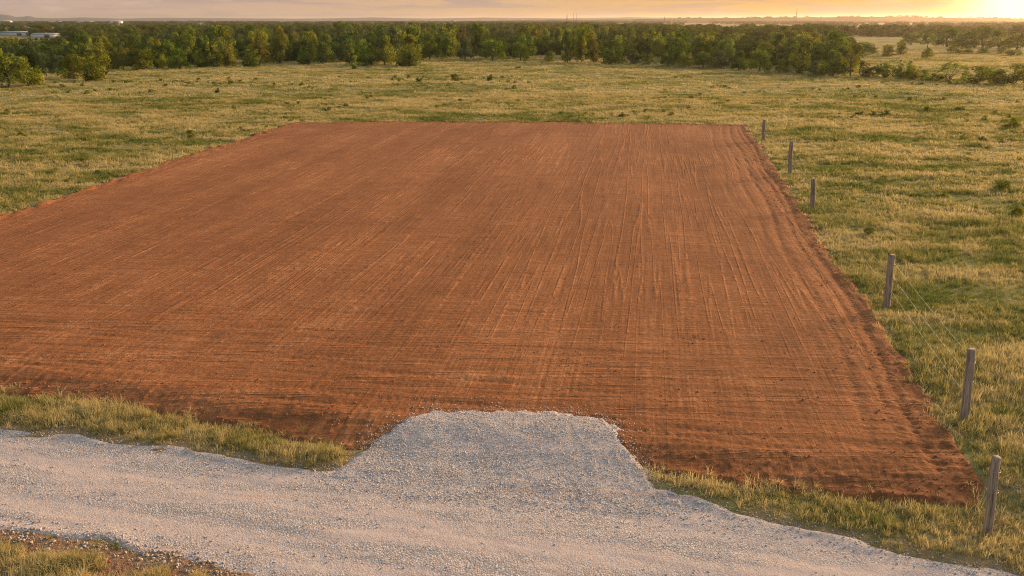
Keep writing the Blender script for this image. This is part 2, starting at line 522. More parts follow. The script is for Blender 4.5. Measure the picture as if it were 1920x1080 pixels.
CLODM = m_stone('soil_clod', [(.24, .080, .038), (.32, .115, .056), (.40, .165, .085)])
WIREM = m_plain('galvanised_wire', (.34, .32, .29), .5, .5)
WHITEM = m_plain('white_sheet', (.66, .64, .61), .6)
GREYM = m_plain('grey_roof', (.40, .39, .38), .6)
DARKM = m_plain('dark_steel', (.10, .09, .085), .6, .3)

# ------------------------------------------------------------------ ground, plot, road, driveway, hills
xp = graded(36, 11000, .34, 1.07, 1e9)
xs = np.array(sorted([-v for v in xp]) [:-1] + list(np.arange(-36, 36.01, .32)) + xp[1:])
ys = np.array(list(np.arange(-40, 4, 2.0)) + list(np.arange(4, 92, .32)) + graded(92, 12500, .34, 1.05, 1e9))
link('ground', grid_mesh('ground', xs, ys, ground_z), TURF, kind='structure')

pys = np.array(graded(12.5, 81.5, .032, 1.005, .30))
link('soil_plot', grid_mesh('soil_plot', np.arange(-29, 24, .055), pys, pad_z,
     lambda x, y: pad_d(x, y) > -.25), SOIL, kind='structure')
link('gravel_road', grid_mesh('gravel_road', np.arange(-32, 34, .07), np.arange(2, 24, .05), road_z,
     lambda x, y: road_d(x, y) > -.25), ROADM, kind='structure')
link('gravel_driveway', grid_mesh('gravel_driveway', np.arange(-5.5, 5.5, .04), np.arange(12.5, 20, .04), apron_z,
     lambda x, y: apron_d(x, y) > -.2), APRONM, kind='structure')


def ridge(name, dist, width, prof, mat, seed):
    """a long low ridge: prof maps photo x to the row of its skyline"""
    px = np.linspace(prof[0][0], prof[-1][0], 420)
    row = np.interp(px, [q[0] for q in prof], [q[1] for q in prof])
    u = (px - 960) / F
    cross = np.linspace(-1, 1.4, 15)
    V = []
    for c in cross:
        r = dist + c * width
        az = u / 1.049
        x = az * r; y = np.full_like(x, r)
        h = CAM_H + (37 - row) / 1678 * r + 1.2 * fbm(px / 23, px * 0 + c, seed, 3)
        pr = np.exp(-(c * 1.5) ** 2)
        V.append(np.stack([x, y, -2 + (h + 2) * pr], -1))
    n = len(px); V = np.concatenate(V)
    i = np.arange(len(V)).reshape(len(cross), n)
    q = np.stack([i[:-1, :-1], i[:-1, 1:], i[1:, 1:], i[1:, :-1]], -1).reshape(-1, 4)
    return link(name, new_mesh(name, V, q, True), mat, kind='structure')


FARM = m_far_land(); HILLM = m_plain('wooded_hill', (.030, .050, .055), 1.0)
ridge('hills', 4700, 500, [(-500, 33), (-150, 30), (0, 27), (14, 28), (30, 32), (44, 31.5), (55, 30), (66, 33), (100, 34.5), (150, 33), (220, 35), (300, 33.5), (420, 34.5), (560, 35), (700, 33), (800, 35), (900, 33), (1050, 34.5), (1180, 32.5), (1300, 33.5), (1500, 36)], HILLM, 101)
ridge('far_ridge', 3000, 420, [(900, 39), (1040, 36.5), (1100, 37), (1250, 35), (1500, 32.5), (1700, 31.5), (1780, 33.5), (1920, 35), (2300, 33)], FARM, 104)

# ------------------------------------------------------------------ plant meshes
def leaf_cloud(lumps, n_leaf, size, rng, out=1.15, flat=1.0):
    """leaf sprays spread through the outer shell of many lumps"""
    tot = sum(r * r for _, r in lumps)
    C = []; N = []; T = []
    for (c, r) in lumps:
        k = max(6, int(n_leaf * r * r / tot))
        d = rng.normal(size=(k, 3)); d /= np.linalg.norm(d, axis=1)[:, None]
        rr = r * (rng.uniform(.45, 1.0, k) ** .45) * (1 + .16 * rng.normal(size=k))
        C.append(np.array(c) + d * rr[:, None] * np.array([1, 1, flat])); N.append(d)
        T.append(np.clip(rng.normal(.5, .24) + rng.normal(0, .13, k), 0, 1))
    C = np.concatenate(C); N = np.concatenate(N); T = np.concatenate(T)
    n = len(C)
    N = N * out + rng.normal(size=(n, 3)) * .42 + np.array([0, 0, .18]); N /= np.linalg.norm(N, axis=1)[:, None]
    a = np.cross(N, rng.normal(size=(n, 3))); a /= np.linalg.norm(a, axis=1)[:, None]
    b = np.cross(N, a)
    s = size * rng.uniform(.6, 1.35, n)[:, None]
    bend = N * s * .25
    V = np.stack([C - a * s, C - b * s * .62 + bend, C + a * s * 1.05, C + b * s * .62 + bend], 1).reshape(-1, 3)
    F4 = np.arange(n * 4).reshape(n, 4)
    tri = np.concatenate([F4[:, [0, 1, 2]], F4[:, [0, 2, 3]]])
    return V, tri, np.repeat(T, 4)


def with_tone(me, tone):
    at = me.attributes.new('tone', 'FLOAT', 'POINT'); at.data.foreach_set('value', np.asarray(tone, np.float32))
    return me


def tube(path, radii, sides=7, rng=None, jit=0.0):
    path = np.array(path, float); V = []
    for i, (p, r) in enumerate(zip(path, radii)):
        t = path[min(i + 1, len(path) - 1)] - path[max(i - 1, 0)]; t /= np.linalg.norm(t)
        a = np.cross(t, [0, 1, .01] if abs(t[1]) < .9 else [1, 0, 0]); a /= np.linalg.norm(a); b = np.cross(t, a)
        for k in range(sides):
            w = 2 * math.pi * k / sides
            rr = r * (1 + (rng.uniform(-jit, jit) if rng is not None else 0))
            V.append(p + (a * math.cos(w) + b * math.sin(w)) * rr)
    n = len(path)
    i = np.arange(n * sides).reshape(n, sides); j = np.roll(i, -1, 1)
    q = np.stack([i[:-1], j[:-1], j[1:], i[1:]], -1).reshape(-1, 4)
    return np.array(V), q


def join(parts):
    V = []; Q = []; o = 0
    for v, q in parts:
        V.append(v); Q.append(q + o); o += len(v)
    return np.concatenate(V), np.concatenate(Q)


def trunk_mesh(name, lumps, r0, fork, rng, limbs=7, multi=1):
    parts = []
    for m in range(multi):
        lean = rng.normal(0, .10 if multi > 1 else .03, 2)
        top = np.array([lean[0], lean[1], fork])
        base = np.array([rng.normal(0, .04), rng.normal(0, .04), 0]) if multi > 1 else np.zeros(3)
        mid = (base + top) / 2 + np.append(rng.normal(0, .012, 2), 0)
        parts.append(tube([base - [0, 0, .03], base + [0, 0, .02], mid, top], [r0 * 1.5, r0 * 1.1, r0 * .9, r0 * .7], 8))
        pick = rng.permutation(len(lumps))[:max(2, limbs // multi)]
        for k in pick:
            c = np.array(lumps[k][0])
            s = top + (base - top) * rng.uniform(0, .35)
            m1 = s + (c - s) * .5 + np.append(rng.normal(0, .02, 2), -.02)
            parts.append(tube([s, m1, c], [r0 * .55, r0 * .36, r0 * .12], 5))
    V, q = join(parts)
    return new_mesh(name, V, q, True)


def lumps_for(kind, rng):
    L = []
    if kind == 'round':
        for _ in range(30):
            a = rng.uniform(0, 2 * math.pi); h = rng.uniform(.16, .90)
            w = .36 * math.sin(math.pi * min(1, (h + .12) / 1.08)) ** .6
            r = w * math.sqrt(rng.uniform(.1, 1))
            L.append(((r * math.cos(a), r * math.sin(a), h), rng.uniform(.09, .16)))
        for k in range(10):
            a = k * .63; L.append(((.33 * math.cos(a), .33 * math.sin(a), rng.uniform(.12, .35)), rng.uniform(.10, .15)))
    elif kind == 'column':
        for k in range(34):
            h = .10 + .84 * (k / 33); a = rng.uniform(0, 2 * math.pi)
            w = .30 * (1 - abs(h - .45) ** 1.5 * 1.3); r = w * rng.uniform(.2, 1)
            L.append(((r * math.cos(a), r * math.sin(a), h), rng.uniform(.075, .13)))
    elif kind == 'spire':                               # several upright leaders, like young gums
        for s in range(6):
            a = rng.uniform(0, 2 * math.pi); q = .27 * math.sqrt(rng.uniform(0, 1)); top = rng.uniform(.72, .95)
            for k in range(8):
                h = .10 + (top - .10) * k / 7
                sp = .10 * (1 - k / 9)
                L.append(((q * math.cos(a) + rng.normal(0, sp), q * math.sin(a) + rng.normal(0, sp), h), (.13 - .075 * k / 7) * rng.uniform(.85, 1.2)))
    elif kind == 'lobed':                               # separate puffs with gaps
        for _ in range(24):
            a = rng.uniform(0, 2 * math.pi); h = rng.uniform(.22, .90)
            r = (.40 - .22 * abs(h - .5)) * math.sqrt(rng.uniform(.15, 1))
            L.append(((r * math.cos(a), r * math.sin(a), h), rng.uniform(.08, .13)))
        L.append(((0, 0, .92), .09))
    elif kind == 'open':                                # vase of limbs under a thin cap
        for _ in range(26):
            a = rng.uniform(0, 2 * math.pi); r = .46 * math.sqrt(rng.uniform(.02, 1))
            L.append(((r * math.cos(a), r * math.sin(a), .93 - .9 * r * r - rng.uniform(0, .25)), rng.uniform(.06, .105)))
        for k in range(9):
            a = k * .7; L.append(((.22 * math.cos(a), .22 * math.sin(a), .08), .09))
    elif kind == 'bush':
        for _ in range(24):
            a = rng.uniform(0, 2 * math.pi); h = rng.uniform(.08, .84)
            w = .42 * (1 - max(0, h - .2) ** 2 * .9); r = w * math.sqrt(rng.uniform(.05, 1))
            L.append(((r * math.cos(a), r * math.sin(a), h), rng.uniform(.11, .17)))
    return L


KIND_SPEC = {'round': (3400, .026, .030, .42, 8, 1), 'column': (3000, .024, .024, .5, 8, 1), 'spire': (3000, .024, .022, .35, 9, 2),
             'lobed': (2600, .025, .026, .45, 12, 1), 'open': (2100, .022, .020, .22, 16, 3), 'bush': (2200, .032, .018, .25, 8, 3)}
PROTO = {}
for kd, (nl, sz, tr, fk, lb, mu) in KIND_SPEC.items():
    PROTO[kd] = []
    for s in range(3):
        rg = np.random.default_rng(100 + 17 * s + len(kd) * 3)
        L = lumps_for(kd, rg)
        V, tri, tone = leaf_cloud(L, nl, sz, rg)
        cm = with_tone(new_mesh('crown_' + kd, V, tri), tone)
        tm = trunk_mesh('trunk_' + kd, L, tr, fk, rg, lb, mu); tm.materials.append(BARK)
        PROTO[kd].append((cm, tm))
CROWN_CACHE = {}


def crown_of(kind, s, mat):
    key = (kind, s, mat.name)
    if key not in CROWN_CACHE:
        me = PROTO[kind][s][0].copy(); me.materials.append(mat); CROWN_CACHE[key] = me
    return CROWN_CACHE[key]


def gz1(x, y):
    return float(ground_z(np.array([x]), np.array([y]))[0])


n_tree = 0
def tree(name, x, y, h, w, kind, mat, label, cat='tree', group=None):
    global n_tree
    n_tree += 1
    s = random.randrange(3)
    e = bpy.data.objects.new(name, None); COL.objects.link(e)
    e.location = (x, y, gz1(x, y) - .03); e.rotation_euler.z = random.uniform(0, 6.28)
    wk = {'round': .94, 'column': .74, 'spire': .74, 'lobed': 1.0, 'open': 1.1, 'bush': 1.06}[kind]   # crown widths of the unit meshes
    e.scale = (w / wk, w / wk, h)
    e['label'] = label; e['category'] = cat
    if group:
        e['group'] = group
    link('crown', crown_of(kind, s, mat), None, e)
    link('trunk', PROTO[kind][s][1], None, e)
    return e


def px_tree(name, px, pyb, pyt, wpx, kind, mat, label, cat='tree', group=None):
    x, y = G(px, pyb)
    z = gz1(x, y)
    x, y = G(px, pyb, z)
    h = max(.5, top_height(x, y, z, pyt)); w = wpx / 1678 * math.hypot(x, y)
    return tree(name, x, y, h, w, kind, mat, label, cat, group)


GR_FRONT = 'trees along the edge of the meadow'
FRONT_TREES = [
    (18, 163, 99, 70, 'round', LEAF_BRIGHT, 'yellow-green tree with a thick trunk at the far left end of the tree line'),
    (55, 160, 100, 46, 'bush', LEAF_BRIGHT, 'rounded yellow-green tree leafy to the ground, second from the left end'),
    (88, 143, 99, 34, 'lobed', LEAF_BLUE, 'grey-green tree behind the yellow-green pair at the left end'),
    (108, 144, 101, 30, 'lobed', LEAF_BLUE, 'slim grey-green tree just left of the bright bushy tree'),
    (140, 148, 99, 58, 'bush', LEAF_BRIGHT, 'bright green bushy tree at the left with foliage down to the grass'),
    (187, 150, 97, 44, 'spire', LEAF_BRIGHT, 'lone olive tree with bare lower trunk standing out from the left tree line'),
    (232, 133, 87, 36, 'lobed', LEAF_RUST, 'brown-tinged tree between the lone olive tree and the bright green one'),
    (272, 131, 86, 50, 'bush', LEAF_BRIGHT, 'broad bright green tree at the edge of the left meadow'),
    (304, 129, 98, 26, 'bush', LEAF, 'small green tree beside the broad bright green one'),
    (337, 129, 88, 42, 'round', LEAF, 'round dark green tree left of the slim pale trees'),
    (374, 126, 89, 30, 'spire', LEAF_BRIGHT, 'slim light green tree right of the round dark one'),
    (402, 125, 72, 34, 'spire', LEAF_GOLD, 'tall pale tree with several upright tops in the left tree line'),
    (430, 124, 78, 30, 'spire', LEAF_GOLD, 'pale tree with upright tops, shorter neighbour of the tall pale tree'),
    (478, 125, 86, 38, 'spire', LEAF_BRIGHT, 'olive tree with tufted tops standing forward of the dark wood'),
    (522, 119, 72, 28, 'column', LEAF_GOLD, 'narrow golden tree between two gaps in the left wood'),
    (568, 121, 84, 28, 'spire', LEAF_BRIGHT, 'small slender tree standing alone before the dark wood'),
    (612, 119, 62, 38, 'round', LEAF, 'tall dark tree behind the small slender lone tree'),
    (655, 120, 72, 34, 'column', LEAF, 'upright green tree left of the bare-stemmed group'),
    (688, 122, 68, 34, 'spire', LEAF, 'dark pointed tree with bare lower stems left of the meadow corner'),
    (722, 121, 64, 44, 'round', LEAF_GOLD, 'rounded golden-topped tree behind the pair of bushy trees at the meadow corner'),
    (752, 124, 88, 34, 'spire', LEAF_BRIGHT, 'left of the pair of bushy trees at the meadow corner'),
    (776, 124, 84, 34, 'bush', LEAF_BRIGHT, 'right of the pair of bushy trees at the meadow corner'),
    (806, 111, 60, 40, 'round', LEAF, 'tall green tree right behind the bushy pair at the meadow corner'),
    (838, 110, 70, 30, 'column', LEAF, 'narrow dark tree in the recess of the tree line'),
    (872, 111, 72, 36, 'round', LEAF_BLUE, 'shaded grey-green tree in the recess of the tree line'),
    (924, 113, 71, 58, 'round', LEAF, 'broad dark tree with a short forked trunk at the middle of the tree line'),
    (976, 114, 76, 36, 'round', LEAF, 'dark tree right of the broad one with a forked trunk'),
    (1030, 116, 94, 24, 'bush', LEAF_BRIGHT, 'small light green tree in front of the dark middle wood'),
    (1064, 119, 55, 30, 'column', LEAF_GOLD, 'tall golden columnar tree, left of the twin at the middle of the wood'),
    (1091, 119, 54, 32, 'column', LEAF_GOLD, 'tall golden columnar tree, right of the twin at the middle of the wood'),
    (1113, 119, 73, 24, 'column', LEAF_RUST, 'shorter rust-tinted tree beside the tall golden twin'),
    (1150, 120, 86, 44, 'spire', LEAF, 'green tree with tufted top right of the golden twin'),
    (1190, 120, 98, 26, 'column', LEAF_BLUE, 'small grey-green tree at the head of a low row'),
    (1216, 122, 98, 34, 'bush', LEAF, 'low round tree second in the low row right of middle'),
    (1252, 124, 97, 32, 'round', LEAF, 'low tree third in the low row right of middle'),
    (1284, 125, 96, 34, 'round', LEAF, 'low tree fourth in the low row right of middle'),
    (1318, 127, 95, 36, 'round', LEAF, 'low tree fifth in the low row right of middle'),
    (1352, 129, 95, 36, 'round', LEAF_BLUE, 'low grey-green tree near the end of the low row'),
    (1385, 132, 93, 34, 'round', LEAF, 'dark low tree closing the low row right of middle'),
    (1424, 135, 89, 46, 'round', LEAF, 'dark broad tree with a visible trunk right of the low row'),
    (1468, 137, 108, 30, 'bush', LEAF_BRIGHT, 'bright low tree at the foot of taller ones right of middle'),
    (1500, 138, 74, 46, 'lobed', LEAF_GOLD, 'tall golden-edged tree with clumped crown at the right of the wood'),
    (1500, 140, 113, 22, 'column', LEAF_BRIGHT, 'small narrow tree below the tall golden-edged one'),
    (1531, 141, 111, 36, 'bush', LEAF_BLUE, 'grey-green domed tree beside the big dark round one'),
    (1561, 143, 91, 54, 'round', LEAF, 'big dark round tree at the right end of the dense wood'),
    (1594, 144, 78, 46, 'lobed', LEAF_GOLD, 'tall loose tree closing the right end of the dense wood'),
    (1628, 144, 119, 30, 'bush', LEAF_BLUE, 'grey-green shrub tree first in the sparse row on the right'),
    (1656, 145, 111, 40, 'bush', LEAF, 'dark bushy tree with thin stems in the sparse row on the right'),
    (1692, 148, 112, 26, 'spire', LEAF, 'upright tufted tree in the sparse row on the right'),
    (1714, 149, 117, 24, 'spire', LEAF_BRIGHT, 'slim tufted tree following the upright one in the right row'),
    (1734, 151, 129, 24, 'bush', LEAF, 'low dark shrub tree left of the open-crowned tree'),
    (1757, 152, 133, 26, 'bush', LEAF_BRIGHT, 'low shrub tree with a thin spike at the foot of the open-crowned tree'),
    (1785, 154, 114, 44, 'open', LEAF_GOLD, 'open-crowned tree with fanning limbs seen against the far golden field'),
    (1832, 156, 121, 50, 'bush', LEAF_GOLD, 'dense wide bush tree in the glow at the right'),
    (1866, 158, 126, 36, 'bush', LEAF_GOLD, 'dense bush tree just left of the last one at the right edge'),
    (1900, 158, 116, 48, 'bush', LEAF_GOLD, 'tall bush tree in the sun glow at the right edge of the photo'),
]
for a in FRONT_TREES:
    g = 1.22 if a[0] > 1610 else 1.05                   # the row on the right closes up
    px_tree('tree', a[0], a[1], a[2], a[3] * g, *a[4:6], a[6], 'tree', GR_FRONT)
RIGHT_TREES = [
    (1618, 102, 78, 56, 'round', LEAF, 'dark round tree on the near side of the far golden field'),
    (1664, 106, 84, 30, 'column', LEAF_GOLD, 'golden-edged tree beside the far golden field'),
    (1688, 105, 80, 26, 'column', LEAF_GOLD, 'narrow golden-edged tree at the corner of the far golden field'),
    (1708, 84, 58, 36, 'round', LEAF, 'dark dome-shaped tree behind the gap in the wood'),
    (1738, 92, 61, 28, 'lobed', LEAF, 'tall clumped tree at the gap before the hazy trees'),
    (1738, 109, 87, 22, 'round', LEAF_GOLD, 'small round tree standing alone on the far golden field'),
    (1776, 88, 52, 52, 'round', LEAF, 'first big hazy tree of the right-hand clump'),
    (1812, 90, 58, 40, 'round', LEAF, 'second hazy tree of the right-hand clump, lower than the first'),
    (1842, 89, 50, 50, 'round', LEAF, 'tallest hazy tree of the right-hand clump'),
    (1872, 91, 55, 44, 'round', LEAF, 'hazy tree right of the tallest in the right-hand clump'),
    (1906, 94, 62, 50, 'round', LEAF, 'hazy tree at the photo\'s right edge under the sun'),
    (1790, 98, 80, 30, 'bush', LEAF, 'low tree before the hazy right-hand clump'),
    (1815, 99, 83, 18, 'round', LEAF_GOLD, 'small round tree right of the low tree before the hazy clump'),
    (1842, 100, 89, 22, 'bush', LEAF, 'low bush tree on the far golden field below the tallest hazy tree'),
    (1876, 102, 87, 16, 'column', LEAF, 'little upright tree on the far golden field at the right'),
    (1900, 104, 88, 34, 'bush', LEAF_GOLD, 'wide bush tree at the right edge of the far golden field'),
]
for a in RIGHT_TREES:
    px_tree('tree', *a[:6], a[6], 'tree', 'trees round the far golden field')

# the body of the wood, behind its edge
EDGE = [(-140, 160), (0, 148), (90, 137), (200, 131), (300, 125), (430, 120), (560, 117), (640, 117), (740, 118), (790, 107), (980, 110), (1130, 115), (1300, 122), (1450, 131), (1600, 137)]
ex = [q[0] for q in EDGE]; ey = [q[1] for q in EDGE]
TOPROW = ([-140, 0, 100, 180, 300, 420, 560, 640, 800, 950, 1150, 1250, 1400, 1560, 1620], [68, 68, 66, 58, 48, 44, 42, 40, 39, 40, 42, 50, 54, 58, 66])
wood = []
tries = 0
while len(wood) < 222 and tries < 60000:
    tries += 1
    px = random.uniform(-90, 1605); t = random.random() ** 1.15
    yb = np.interp(px, ex, ey); yt = np.interp(px, *TOPROW) + 16
    py = yb + (yt - yb) * t
    x, y = G(px, py)
    d = math.hypot(x, y)
    if any((x - a) ** 2 + (y - b) ** 2 < (3.2 + d * .012) ** 2 for a, b, _ in wood):
        continue
    wood.append((x, y, px))
wood.sort(key=lambda q: q[1])
for k, (x, y, px) in enumerate(wood):
    d = math.hypot(x, y); z = gz1(x, y)
    hmax = top_height(x, y, z, np.interp(px, *TOPROW) + random.uniform(-2, 10))
    h = max(3.5, hmax * random.choice([random.uniform(.70, .86), random.uniform(.86, 1.05)]))
    kind = random.choices(['round', 'column', 'spire', 'lobed'], [4, 2, 3, 3])[0]
    mat, tint = random.choices([(LEAF, 'green'), (LEAF_GOLD, 'golden'), (LEAF_RUST, 'rust-tinged'), (LEAF_BLUE, 'grey-green')], [7, 3, .6, 1.3])[0]
    shape = {'round': 'round-crowned', 'column': 'narrow', 'spire': 'tuft-topped', 'lobed': 'clump-crowned'}[kind]
    w = h * {'round': .85, 'column': .48, 'spire': .62, 'lobed': .75}[kind] * random.uniform(.85, 1.25) + d * .003
    zone = 'left third' if px < 560 else 'middle' if px < 1120 else 'right third'
    row = 'just behind its front row' if k < len(wood) * .33 else 'half-way back' if k < len(wood) * .68 else 'at its back'
    tree('tree', x, y, h, w, kind, mat, f'{tint} {shape} tree in the {zone} of the dense wood, {row}', 'tree',
         f'{tint} {shape} trees in the {zone} of the wood {row}')

# shrubs dotted over the meadow
BUSHES = [
    (664, 130, 117, 16, 'small dark bush at the foot of the wood left of the bushy pair'),
    (735, 152, 145, 9, 'tiny bush, leftmost of the little row on the open meadow'),
    (748, 154, 148, 8, 'tiny dark bush beside the leftmost of the little row on the meadow'),
    (785, 153, 144, 17, 'low bush in the middle of the little row on the open meadow'),
    (853, 152, 137, 22, 'forked bush with a bare twig on the open meadow'),
    (919, 151, 140, 16, 'round green bush alone right of the forked bush on the meadow'),
    (972, 129, 122, 15, 'low bush near the wood right of the round meadow bush'),
    (408, 174, 163, 10, 'spiky little bush on the left meadow'),
    (405, 126, 116, 12, 'small bush at the foot of the tall pale tree'),
    (478, 126, 116, 12, 'small bush at the foot of the tufted olive tree'),
    (1170, 117, 110, 14, 'yellowish bush at the foot of the wood right of middle'),
    (1614, 216, 205, 14, 'yellowish bush at the left of the right-hand meadow bushes'),
    (1636, 217, 209, 16, 'low grey-green bush among the right-hand meadow bushes'),
    (1660, 216, 206, 18, 'wide low bush among the right-hand meadow bushes'),
    (1738, 210, 198, 16, 'round bush between the two low groups on the right meadow'),
    (1800, 207, 196, 22, 'bush at the back of the right-hand meadow bushes'),
    (1806, 262, 250, 20, 'green weed clump on the right meadow'),
    (1840, 265, 254, 18, 'small bush right of the green weed clump on the meadow'),
    (1896, 240, 219, 34, 'tall weedy bush near the photo\'s right edge on the meadow'),
    (1875, 358, 335, 34, 'tufted green bush on the right meadow level with the third fence post'),
    (1905, 408, 385, 26, 'small dark bush at the right edge above the fourth fence post'),
]
for px, pb, pt, w, lab in BUSHES:
    px_tree('bush', px, pb, pt, w, 'bush', random.choice([LEAF, LEAF_BRIGHT, LEAF_BLUE]), lab, 'bush', 'bushes dotted over the meadow')


# ------------------------------------------------------------------ scatter (stuff nobody could count)
def source_collection(name, meshes):
    c = bpy.data.collections.new(name)
    for i, me in enumerate(meshes):
        c.objects.link(bpy.data.objects.new(f'{name}_{i:02d}', me))
    return c


def scatter(name, pts, rot, scl, idx, coll, label=None, cat=None):
    me = bpy.data.meshes.new(name); n = len(pts)
    me.vertices.add(n); me.vertices.foreach_set('co', np.asarray(pts, np.float32).ravel())
    for nm, ty, arr, key in (('rot', 'FLOAT_VECTOR', rot, 'vector'), ('scl', 'FLOAT_VECTOR', scl, 'vector'), ('idx', 'INT', idx, 'value')):
        a = me.attributes.new(nm, ty, 'POINT')
        a.data.foreach_set(key, np.asarray(arr, np.int32 if ty == 'INT' else np.float32).ravel())
    o = bpy.data.objects.new(name, me); COL.objects.link(o)
    o['kind'] = 'stuff'
    if label:
        o['label'] = label; o['category'] = cat
    ng = bpy.data.node_groups.new(name, 'GeometryNodeTree')
    ng.interface.new_socket('Geometry', in_out='INPUT', socket_type='NodeSocketGeometry')
    ng.interface.new_socket('Geometry', in_out='OUTPUT', socket_type='NodeSocketGeometry')
    N = ng.nodes.new; Lk = ng.links.new
    gi = N('NodeGroupInput'); go = N('NodeGroupOutput')
    ci = N('GeometryNodeCollectionInfo'); ci.inputs['Collection'].default_value = coll
    ci.inputs['Separate Children'].default_value = True; ci.inputs['Reset Children'].default_value = True
    ip = N('GeometryNodeInstanceOnPoints'); ip.inputs['Pick Instance'].default_value = True
    def named(nm, ty):
        q = N('GeometryNodeInputNamedAttribute'); q.data_type = ty; q.inputs['Name'].default_value = nm
        return next(s for s in q.outputs if s.enabled and s.name == 'Attribute')
    Lk(gi.outputs[0], ip.inputs['Points']); Lk(ci.outputs[0], ip.inputs['Instance'])
    Lk(named('idx', 'INT'), ip.inputs['Instance Index'])
    e2r = N('FunctionNodeEulerToRotation'); Lk(named('rot', 'FLOAT_VECTOR'), e2r.inputs[0]); Lk(e2r.outputs[0], ip.inputs['Rotation'])
    Lk(named('scl', 'FLOAT_VECTOR'), ip.inputs['Scale'])
    Lk(ip.outputs[0], go.inputs[0])
    md = o.modifiers.new('scatter', 'NODES'); md.node_group = ng
    return o


def tuft(n, h, spread, width, rng, droop=.5, mat=None, seeds=0):
    V = []; Fq = []; T = []
    for b in range(n):
        a = rng.uniform(0, 2 * math.pi); r = spread * math.sqrt(rng.uniform(0, 1)) * .6
        p = np.array([r * math.cos(a), r * math.sin(a), -.02])
        d = a + rng.normal(0, .9); L = h * rng.uniform(.5, 1.15); ln = abs(rng.normal(.25, droop))
        side = np.array([-math.sin(d), math.cos(d), 0]); out = np.array([math.cos(d), math.sin(d), 0])
        if rng.uniform() < .6:                                   # some blades show edge-on
            side = np.array([math.cos(d * 3), math.sin(d * 3), 0])
        w = width * rng.uniform(.6, 1.3); tn = rng.uniform(0, 1)
        o = len(V)
        for k, (s, ww) in enumerate(((0, 1), (.45, .85), (.8, .55), (1, .08))):
            c = p + out * L * ln * s * s + np.array([0, 0, L * (s - .28 * ln * s * s)])
            V += [c - side * w * ww, c + side * w * ww]; T += [np.clip(.25 + .5 * s * tn + .25 * tn, 0, 1)] * 2
        for k in range(3):
            Fq.append([o + 2 * k, o + 2 * k + 1, o + 2 * k + 3, o + 2 * k + 2])
    me = with_tone(new_mesh('tuft', np.array(V), np.array(Fq)), T)
    me.materials.append(mat)
    return me


g1 = np.random.default_rng(5)
NEAR_T = [tuft(26, .15, .22, .006, g1, .5, GRASSM) for _ in range(4)] + [tuft(16, .27, .10, .005, g1, .3, GRASSM) for _ in range(2)]
MID_T = [tuft(26, .15, .42, .014, g1, .5, GRASSM) for _ in range(4)] + [tuft(18, .28, .20, .011, g1, .35, GRASSM) for _ in range(2)]
FAR_T = [tuft(30, .16, 1.0, .034, g1, .5, GRASSM) for _ in range(4)] + [tuft(18, .28, .4, .026, g1, .35, GRASSM)]
VERGE_T = [tuft(42, .16, .20, .005, g1, .6, VERGEM) for _ in range(4)] + [tuft(22, .32, .08, .004, g1, .35, VERGEM) for _ in range(2)]


def place(density_fn, n, dmin, dmax, xlim, rng):
    """n candidate points in the ring dmin..dmax over the widened view, thinned by density_fn"""
    az = rng.uniform(-R(39), R(39), n)
    d = np.sqrt(rng.uniform(dmin ** 2, dmax ** 2, n))
    x = d * np.sin(az); y = d * np.cos(az)
    k = rng.uniform(0, 1, n) < density_fn(x, y)
    return x[k], y[k]


def meadow_density(x, y):
    pd = pad_d(x, y); rd = np.maximum(road_d(x, y), apron_d(x, y))
    v = fbm(x / 2.2, y / 1.5, 91, 3)
    k = np.maximum(.28, .70 + 1.2 * v)
    k = np.where(pd > -.05, (.25 * (pd < .12) + .03) * (pd < .5), k)
    k = np.where((rd > -.05) | (y < np.interp(x, [p[0] for p in ROAD_NEAR], [p[1] for p in ROAD_NEAR])), 0, k)
    return np.clip(k, 0, 1)


def do_grass(name, n, dmin, dmax, meshes, smin, smax, label, seed, dens=meadow_density):
    rg = np.random.default_rng(seed)
    x, y = place(dens, n, dmin, dmax, None, rg)
    z = ground_z(x, y); z = np.where(pad_d(x, y) > -.1, np.maximum(z, pad_z(x, y)), z)
    m = len(x)
    big = 1 + .7 * np.clip(fbm(x / 3.1, y / 2.1, 95, 2), -.5, .7)
    s = rg.uniform(smin, smax, m) * big
    rot = np.stack([rg.normal(0, .12, m), rg.normal(0, .12, m), rg.uniform(0, 6.28, m)], -1)
    scatter(name, np.stack([x, y, z], -1), rot, np.stack([s, s, s * rg.uniform(.75, 1.2, m)], -1), rg.integers(0, len(meshes), m),
            source_collection(name + '_source', meshes), label, 'grass')
    return m


nA = do_grass('meadow_grass', 100000, 11, 46, NEAR_T, .7, 1.35, 'olive and straw coloured meadow grass close to the fence', 1)
nB = do_grass('meadow_grass', 150000, 44, 112, MID_T, .7, 1.35, 'olive and straw coloured meadow grass around the red plot', 2)
nC = do_grass('meadow_grass', 80000, 108, 290, FAR_T, .7, 1.3, 'pale dry grass of the far meadow before the wood', 3)


def verge_density(x, y):
    pd = pad_d(x, y); rd = np.maximum(road_d(x, y), apron_d(x, y))
    s = np.interp(x, FX, FY) - y
    nearv = (s > -.5) | (x > 8.0)
    patch = np.clip(.30 + 2.4 * fbm(x / .8, y / .5, 97, 2), 0.03, 1)
    k = np.where(nearv & (pd < .05) & (rd < .22), patch * np.where(rd > -.12, .22, 1), 0)
    near_side = y < np.interp(x, [p[0] for p in ROAD_NEAR], [p[1] for p in ROAD_NEAR])
    k = np.where(near_side, 0, k)
    k = np.where((x > 9.5) & (s < -.2), .35 * k, k)
    return k


